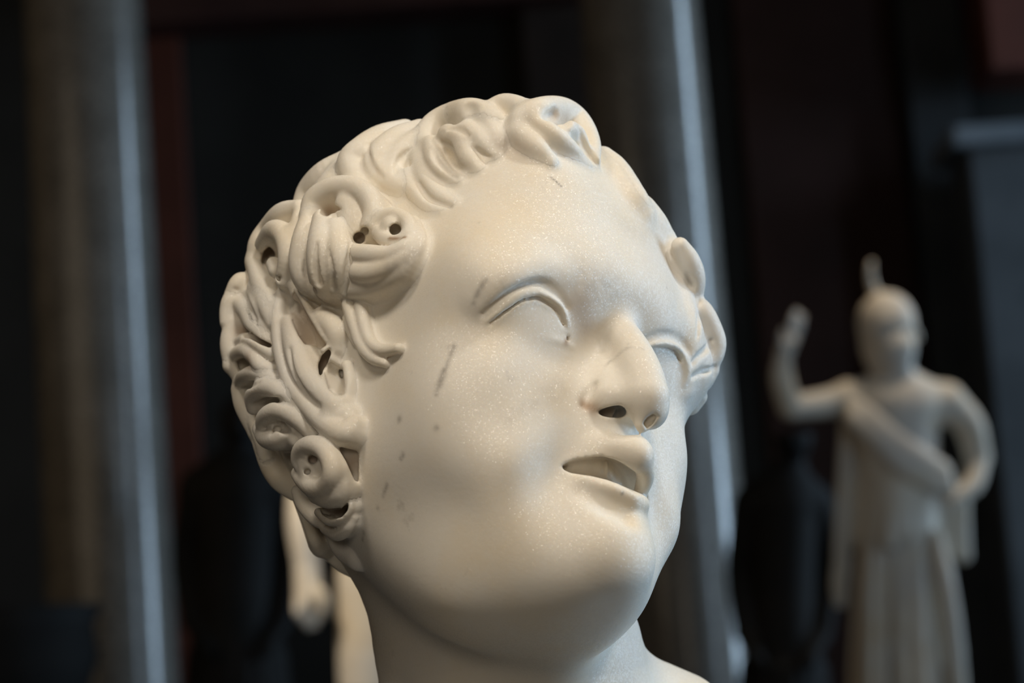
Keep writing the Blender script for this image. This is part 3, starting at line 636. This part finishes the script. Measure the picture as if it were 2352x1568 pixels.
g.tube([P(762, 840), P(722, 960, 10), P(708, 1100, 0)], [54 * u, 46 * u, 40 * u], 20)
g.tube([P(708, 1100, 0), P(700, 1200, -60), P(706, 1320, -80)], [42 * u, 40 * u, 27 * u], 12)
g.tube([P(706, 1320, -80), P(710, 1375, -86)], [30 * u, 34 * u], 10, n=1)
for k, (x, l) in enumerate(((686, 40), (702, 58), (720, 52), (735, 34))): g.tube([P(x, 1380, -95 + 12 * k), P(x - 2, 1380 + l * .6, -112 + 12 * k), P(x + 6, 1384 + l, -95 + 12 * k)], [11 * u, 10 * u, 8 * u], 3)
g.tube([P(728, 1350, -110), P(746, 1375, -122), P(742, 1408, -118)], [12 * u, 11 * u, 8 * u], 4)
g.tube([P(1108, 840), P(1150, 970, 10), P(1150, 1100, -10), P(1120, 1250, -90)], [54 * u, 44 * u, 40 * u, 26 * u], 16)
g.ell(P(1118, 1290, -95), np.array([26, 30, 46]) * u, 10)
link('body', B.mesh('body', STATUE), root)
for k in range(40):
    a = k * 2.4; z = -.2 + 1.15 * (k / 39); rr = math.sqrt(max(0, 1 - z * z)); q = P(940, 612, 8) + np.array([76 * rr * math.cos(a), 88 * rr * math.sin(a) + 8, 100 * z]) * u
    if q[1] > P(940, 612)[1] - 55 * u or z > .45: g.ell(q, np.array([20, 20, 18]) * u, 4)
link('hair', B.mesh('hair', STATUE), root)
pedestal(B, .66, 'stone pedestal carrying the nude statue behind the head', GREYPIL)

# ---- two black bronzes in the shade
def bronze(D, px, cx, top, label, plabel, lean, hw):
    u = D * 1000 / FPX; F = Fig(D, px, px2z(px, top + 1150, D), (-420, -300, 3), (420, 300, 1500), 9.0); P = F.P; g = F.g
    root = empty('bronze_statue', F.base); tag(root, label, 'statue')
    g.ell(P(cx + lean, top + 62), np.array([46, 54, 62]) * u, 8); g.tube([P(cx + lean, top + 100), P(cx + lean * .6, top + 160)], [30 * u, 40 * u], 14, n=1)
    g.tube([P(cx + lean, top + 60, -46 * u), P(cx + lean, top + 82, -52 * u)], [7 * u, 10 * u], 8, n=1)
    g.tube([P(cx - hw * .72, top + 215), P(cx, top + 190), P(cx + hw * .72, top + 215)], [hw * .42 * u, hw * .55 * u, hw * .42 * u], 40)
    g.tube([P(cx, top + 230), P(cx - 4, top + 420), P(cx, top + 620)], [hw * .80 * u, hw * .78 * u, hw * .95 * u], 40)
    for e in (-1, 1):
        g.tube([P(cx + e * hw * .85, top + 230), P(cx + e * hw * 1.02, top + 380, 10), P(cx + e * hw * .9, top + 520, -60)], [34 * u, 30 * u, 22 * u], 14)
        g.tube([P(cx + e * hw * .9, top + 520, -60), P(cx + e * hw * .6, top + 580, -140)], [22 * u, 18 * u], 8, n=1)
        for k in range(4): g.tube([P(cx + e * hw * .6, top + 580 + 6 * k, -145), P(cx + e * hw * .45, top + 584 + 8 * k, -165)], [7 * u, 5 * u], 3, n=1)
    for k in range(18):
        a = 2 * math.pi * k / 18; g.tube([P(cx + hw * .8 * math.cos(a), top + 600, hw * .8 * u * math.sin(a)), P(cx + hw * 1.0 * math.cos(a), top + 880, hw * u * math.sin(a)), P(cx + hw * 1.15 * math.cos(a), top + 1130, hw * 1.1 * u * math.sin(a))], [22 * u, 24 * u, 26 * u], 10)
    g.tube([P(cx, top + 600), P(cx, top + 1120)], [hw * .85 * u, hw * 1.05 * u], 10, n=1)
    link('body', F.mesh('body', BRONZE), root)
    pedestal(F, .6, plabel, SLATE)
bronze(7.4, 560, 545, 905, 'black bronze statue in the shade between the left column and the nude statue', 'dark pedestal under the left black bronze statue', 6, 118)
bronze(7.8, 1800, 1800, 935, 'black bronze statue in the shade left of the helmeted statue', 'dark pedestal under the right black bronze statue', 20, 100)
# dark urn on a stand at the lower left
c = wp(20, 1400, 7.2); root = empty('dark_urn', (c.x, c.y, 0)); tag(root, 'dark stone urn on a tall foot at the lower left, before the left column', 'urn')
h = c.z
link('stand', lathe_me('stand', [(.24, 0), (.24, .1), (.18, .14), (.16, h - .62), (.2, h - .58), (.2, h - .5)], BRONZE), root)
link('bowl', lathe_me('bowl', [(.09, h - .5), (.10, h - .42), (.2, h - .32), (.26, h - .16), (.25, h - .06), (.28, h), (.26, h), (.22, h - .05), (.1, h - .2)], BRONZE), root)

# ------------------------------------------------------------------ the marble bust itself, split into head, hair, locks, ear and eyes
bust_M = Matrix([[*(CAM_M.to_3x3() @ Matrix(((HR[0]), (HR[2]), (-HR[1]))))[i], 0] for i in range(3)] + [[0, 0, 0, 1]])
bust_M.translation = HEAD_C0
v, q = polygonise(G.F, G.lo, G.h)
R3 = np.array(bust_M.to_3x3()); low = (v * .001) @ R3.T + np.array(bust_M.translation); zb = float(low[:, 2].min()) + .012
foot_xy = low[low[:, 2] < zb + .02].mean(0)
root_M = Matrix.Translation((foot_xy[0], foot_xy[1], zb))
bust = empty('marble_bust', root_M.translation)
tag(bust, 'large pale marble head of a curly haired youth with parted lips, in the foreground', 'bust')
def seg_dist(V, pts):
    d = np.full(len(V), 1e3)
    for a, b in zip(pts[:-1], pts[1:]):
        e = b - a; t = np.clip((V - a) @ e / (e @ e + 1e-9), 0, 1); d = np.minimum(d, np.linalg.norm(V - a - t[:, None] * e, axis=1))
    return d
def stain_shade_attr(me, v):
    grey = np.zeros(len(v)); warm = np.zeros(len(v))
    for kind, pts, w, s in STAINS_SHADE:
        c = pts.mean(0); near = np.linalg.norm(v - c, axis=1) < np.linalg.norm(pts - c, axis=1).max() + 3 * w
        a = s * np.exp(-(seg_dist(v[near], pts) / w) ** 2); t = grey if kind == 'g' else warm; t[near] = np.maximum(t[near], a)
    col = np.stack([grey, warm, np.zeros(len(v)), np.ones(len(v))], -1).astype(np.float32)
    at = me.color_attributes.new('stain_shade', 'FLOAT_COLOR', 'POINT'); at.data.foreach_set('color', col.ravel())
STAINS_SHADE = [(k, np.array([on_field(x, y) for x, y in p] if len(p) > 1 else [on_field(*p[0]), on_field(*p[0]) + .01]), w, s) for k, p, w, s in [
    ('g', [(1043, 795), (1028, 835), (1012, 870), (1002, 905)], 1.1, .55), ('g', [(1022, 850), (1010, 885)], 1.6, .7), ('g', [(1116, 642), (1100, 668), (1088, 695)], 1.2, .55),
    ('g', [(918, 963)], 1.6, .6), ('g', [(1003, 983)], 1.4, .55), ('g', [(926, 1042), (922, 1052)], 1.1, .75), ('g', [(890, 1112), (880, 1138)], 1.0, .55), ('g', [(868, 1166)], 1.1, .55), ('g', [(836, 1222), (833, 1240)], .9, .6),
    ('g', [(1264, 408), (1276, 416), (1288, 428)], .45, .9), ('g', [(1100, 512)], .8, .4), ('g', [(1532, 660)], .6, .7), ('g', [(1429, 1133)], .8, .7),
    ('g', [(1340, 640), (1390, 660)], 9, .30), ('g', [(1160, 650), (1250, 655)], 4, .16), ('g', [(1440, 520), (1520, 560)], 8, .14), ('g', [(1170, 960), (1230, 930), (1290, 890)], 5, .16),  # shade in the brow socket, with grime, and along the cheek fold, tinted in
    ('w', [(1340, 930), (1362, 938)], 3.2, .75), ('w', [(1345, 745), (1330, 700)], 7, .35), ('w', [(1300, 785)], 1.6, .8), ('g', [(1370, 880), (1400, 830), (1440, 800), (1478, 802)], .8, .35), ('w', [(1390, 948), (1425, 948)], 4, .45),
    ('w', [(895, 548), (930, 545)], .9, .9), ('w', [(1270, 265), (1300, 275)], 4, .4), ('w', [(1160, 330), (1200, 350)], 6, .25), ('w', [(825, 545)], 4, .6), ('w', [(757, 484)], 4, .6), ('w', [(615, 580)], 4, .6),  # browner in the drilled holes and hollows of the curls and ear
    ('w', [(555, 760), (610, 785)], 4, .6), ('w', [(570, 830)], 4, .5), ('w', [(716, 1054)], 3, .6), ('w', [(700, 720), (700, 780)], 7, .4), ('w', [(745, 830)], 4, .6), ('w', [(780, 1170)], 5, .5), ('w', [(810, 1060)], 5, .5),
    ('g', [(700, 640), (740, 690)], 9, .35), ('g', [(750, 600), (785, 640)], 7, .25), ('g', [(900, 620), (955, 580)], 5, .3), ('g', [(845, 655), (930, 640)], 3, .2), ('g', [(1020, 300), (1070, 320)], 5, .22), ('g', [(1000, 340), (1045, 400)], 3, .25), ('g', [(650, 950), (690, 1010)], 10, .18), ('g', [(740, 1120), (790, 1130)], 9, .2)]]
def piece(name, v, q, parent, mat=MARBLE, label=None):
    me = mesh_from(name, v, q, mat); stain_shade_attr(me, v); o = link(name, me, parent)
    if parent is bust: o.matrix_basis = root_M.inverted() @ bust_M
    if label: o['label'] = label
    return o
piece('head', v, q, bust)
B1 = np.full(G.n, 50.0, np.float32); B2 = B1.copy(); I1 = np.full(G.n, -1, np.int16)
for k, (nm, sl, Dk) in enumerate(LOCKS):
    b1, b2, i1 = B1[sl], B2[sl], I1[sl]; near = Dk < b1
    b2[...] = np.where(near, b1, np.minimum(b2, Dk)); b1[...] = np.where(near, Dk, b1); i1[near] = k
def shell(sl, reg, up=0.05):
    f = np.maximum(np.maximum(G.F[sl] - up, reg), -(G.F[sl] + 9.0)); f = np.pad(f, 1, constant_values=3 * G.h)
    v, q = polygonise(f, G.lo + (np.array([s.start for s in sl]) - 1) * G.h, G.h); return v, q
def main_island(v, q):
    if len(q) == 0: return v, q
    lab = np.arange(len(v))
    for _ in range(400):
        m = lab[q].min(1); new = lab.copy(); np.minimum.at(new, q.ravel(), np.repeat(m, 4)); new = new[new]
        if (new == lab).all(): break
        lab = new
    ids, cnt = np.unique(lab, return_counts=True); keep = lab == ids[cnt.argmax()]
    f = keep[q].all(1); idx = np.cumsum(keep) - 1; return v[keep], idx[q[f]]
# the scalp with its short carved hair behind the hairline
full = tuple(slice(0, int(n)) for n in G.n); X, Y, Z = G.xyz(full)
yl = np.interp(Z.ravel(), [-110, -85, -60, -20, 20, 60, 95, 115, 140], [60, 34, 22, 14, 4, -34, -56, -72, -90]).astype(np.float32)[None, None, :]
reg = np.maximum(np.maximum(yl - Y, -86 - Z) + 0 * X, 1.0 - B1)
hair = piece('hair', *shell(full, reg, .025), bust)
for k, (nm, sl, Dk) in enumerate(LOCKS):
    other = np.where(I1[sl] == k, B2[sl], B1[sl]); reg = np.maximum(Dk - 1.0, (Dk - other) * .5)
    v, q = shell(sl, reg)
    v, q = main_island(v, q)
    if len(q) < 40: continue
    if nm == 'ear': piece('ear', v, q, bust)
    else: piece('hair_lock', v, q, hair)
for C in (EYE, EYE_L):
    sl = G.box(C - ER - 3, C + ER + 3); X, Y, Z = G.xyz(sl)
    d = np.sqrt(((X - C[0]) / 1.05) ** 2 + (Y - C[1]) ** 2 + ((Z - C[2]) / .95) ** 2) - ER - .25
    v, q = shell(sl, np.maximum(d, Y - C[1] + 6))
    if len(q) > 40: piece('eyeball', v, q, bust)
# socle and pedestal under the bust
link('socle', lathe_me('socle', [(.085, -.10), (.085, -.085), (.06, -.07), (.052, -.04), (.07, -.012), (.075, 0.0), (.075, .012)], MARBLE), bust)
root = empty('bust_pedestal', (foot_xy[0], foot_xy[1], 0)); tag(root, 'stone pedestal standing under the marble head', 'pedestal')
ph = zb - .10
link('plinth', box_me('plinth', -.22, .22, -.22, .22, 0, .14, GREYPIL), root); link('block', box_me('block', -.17, .17, -.17, .17, .14, ph - .06, GREYPIL), root)
link('cap', box_me('cap', -.2, .2, -.2, .2, ph - .06, ph, GREYPIL), root)
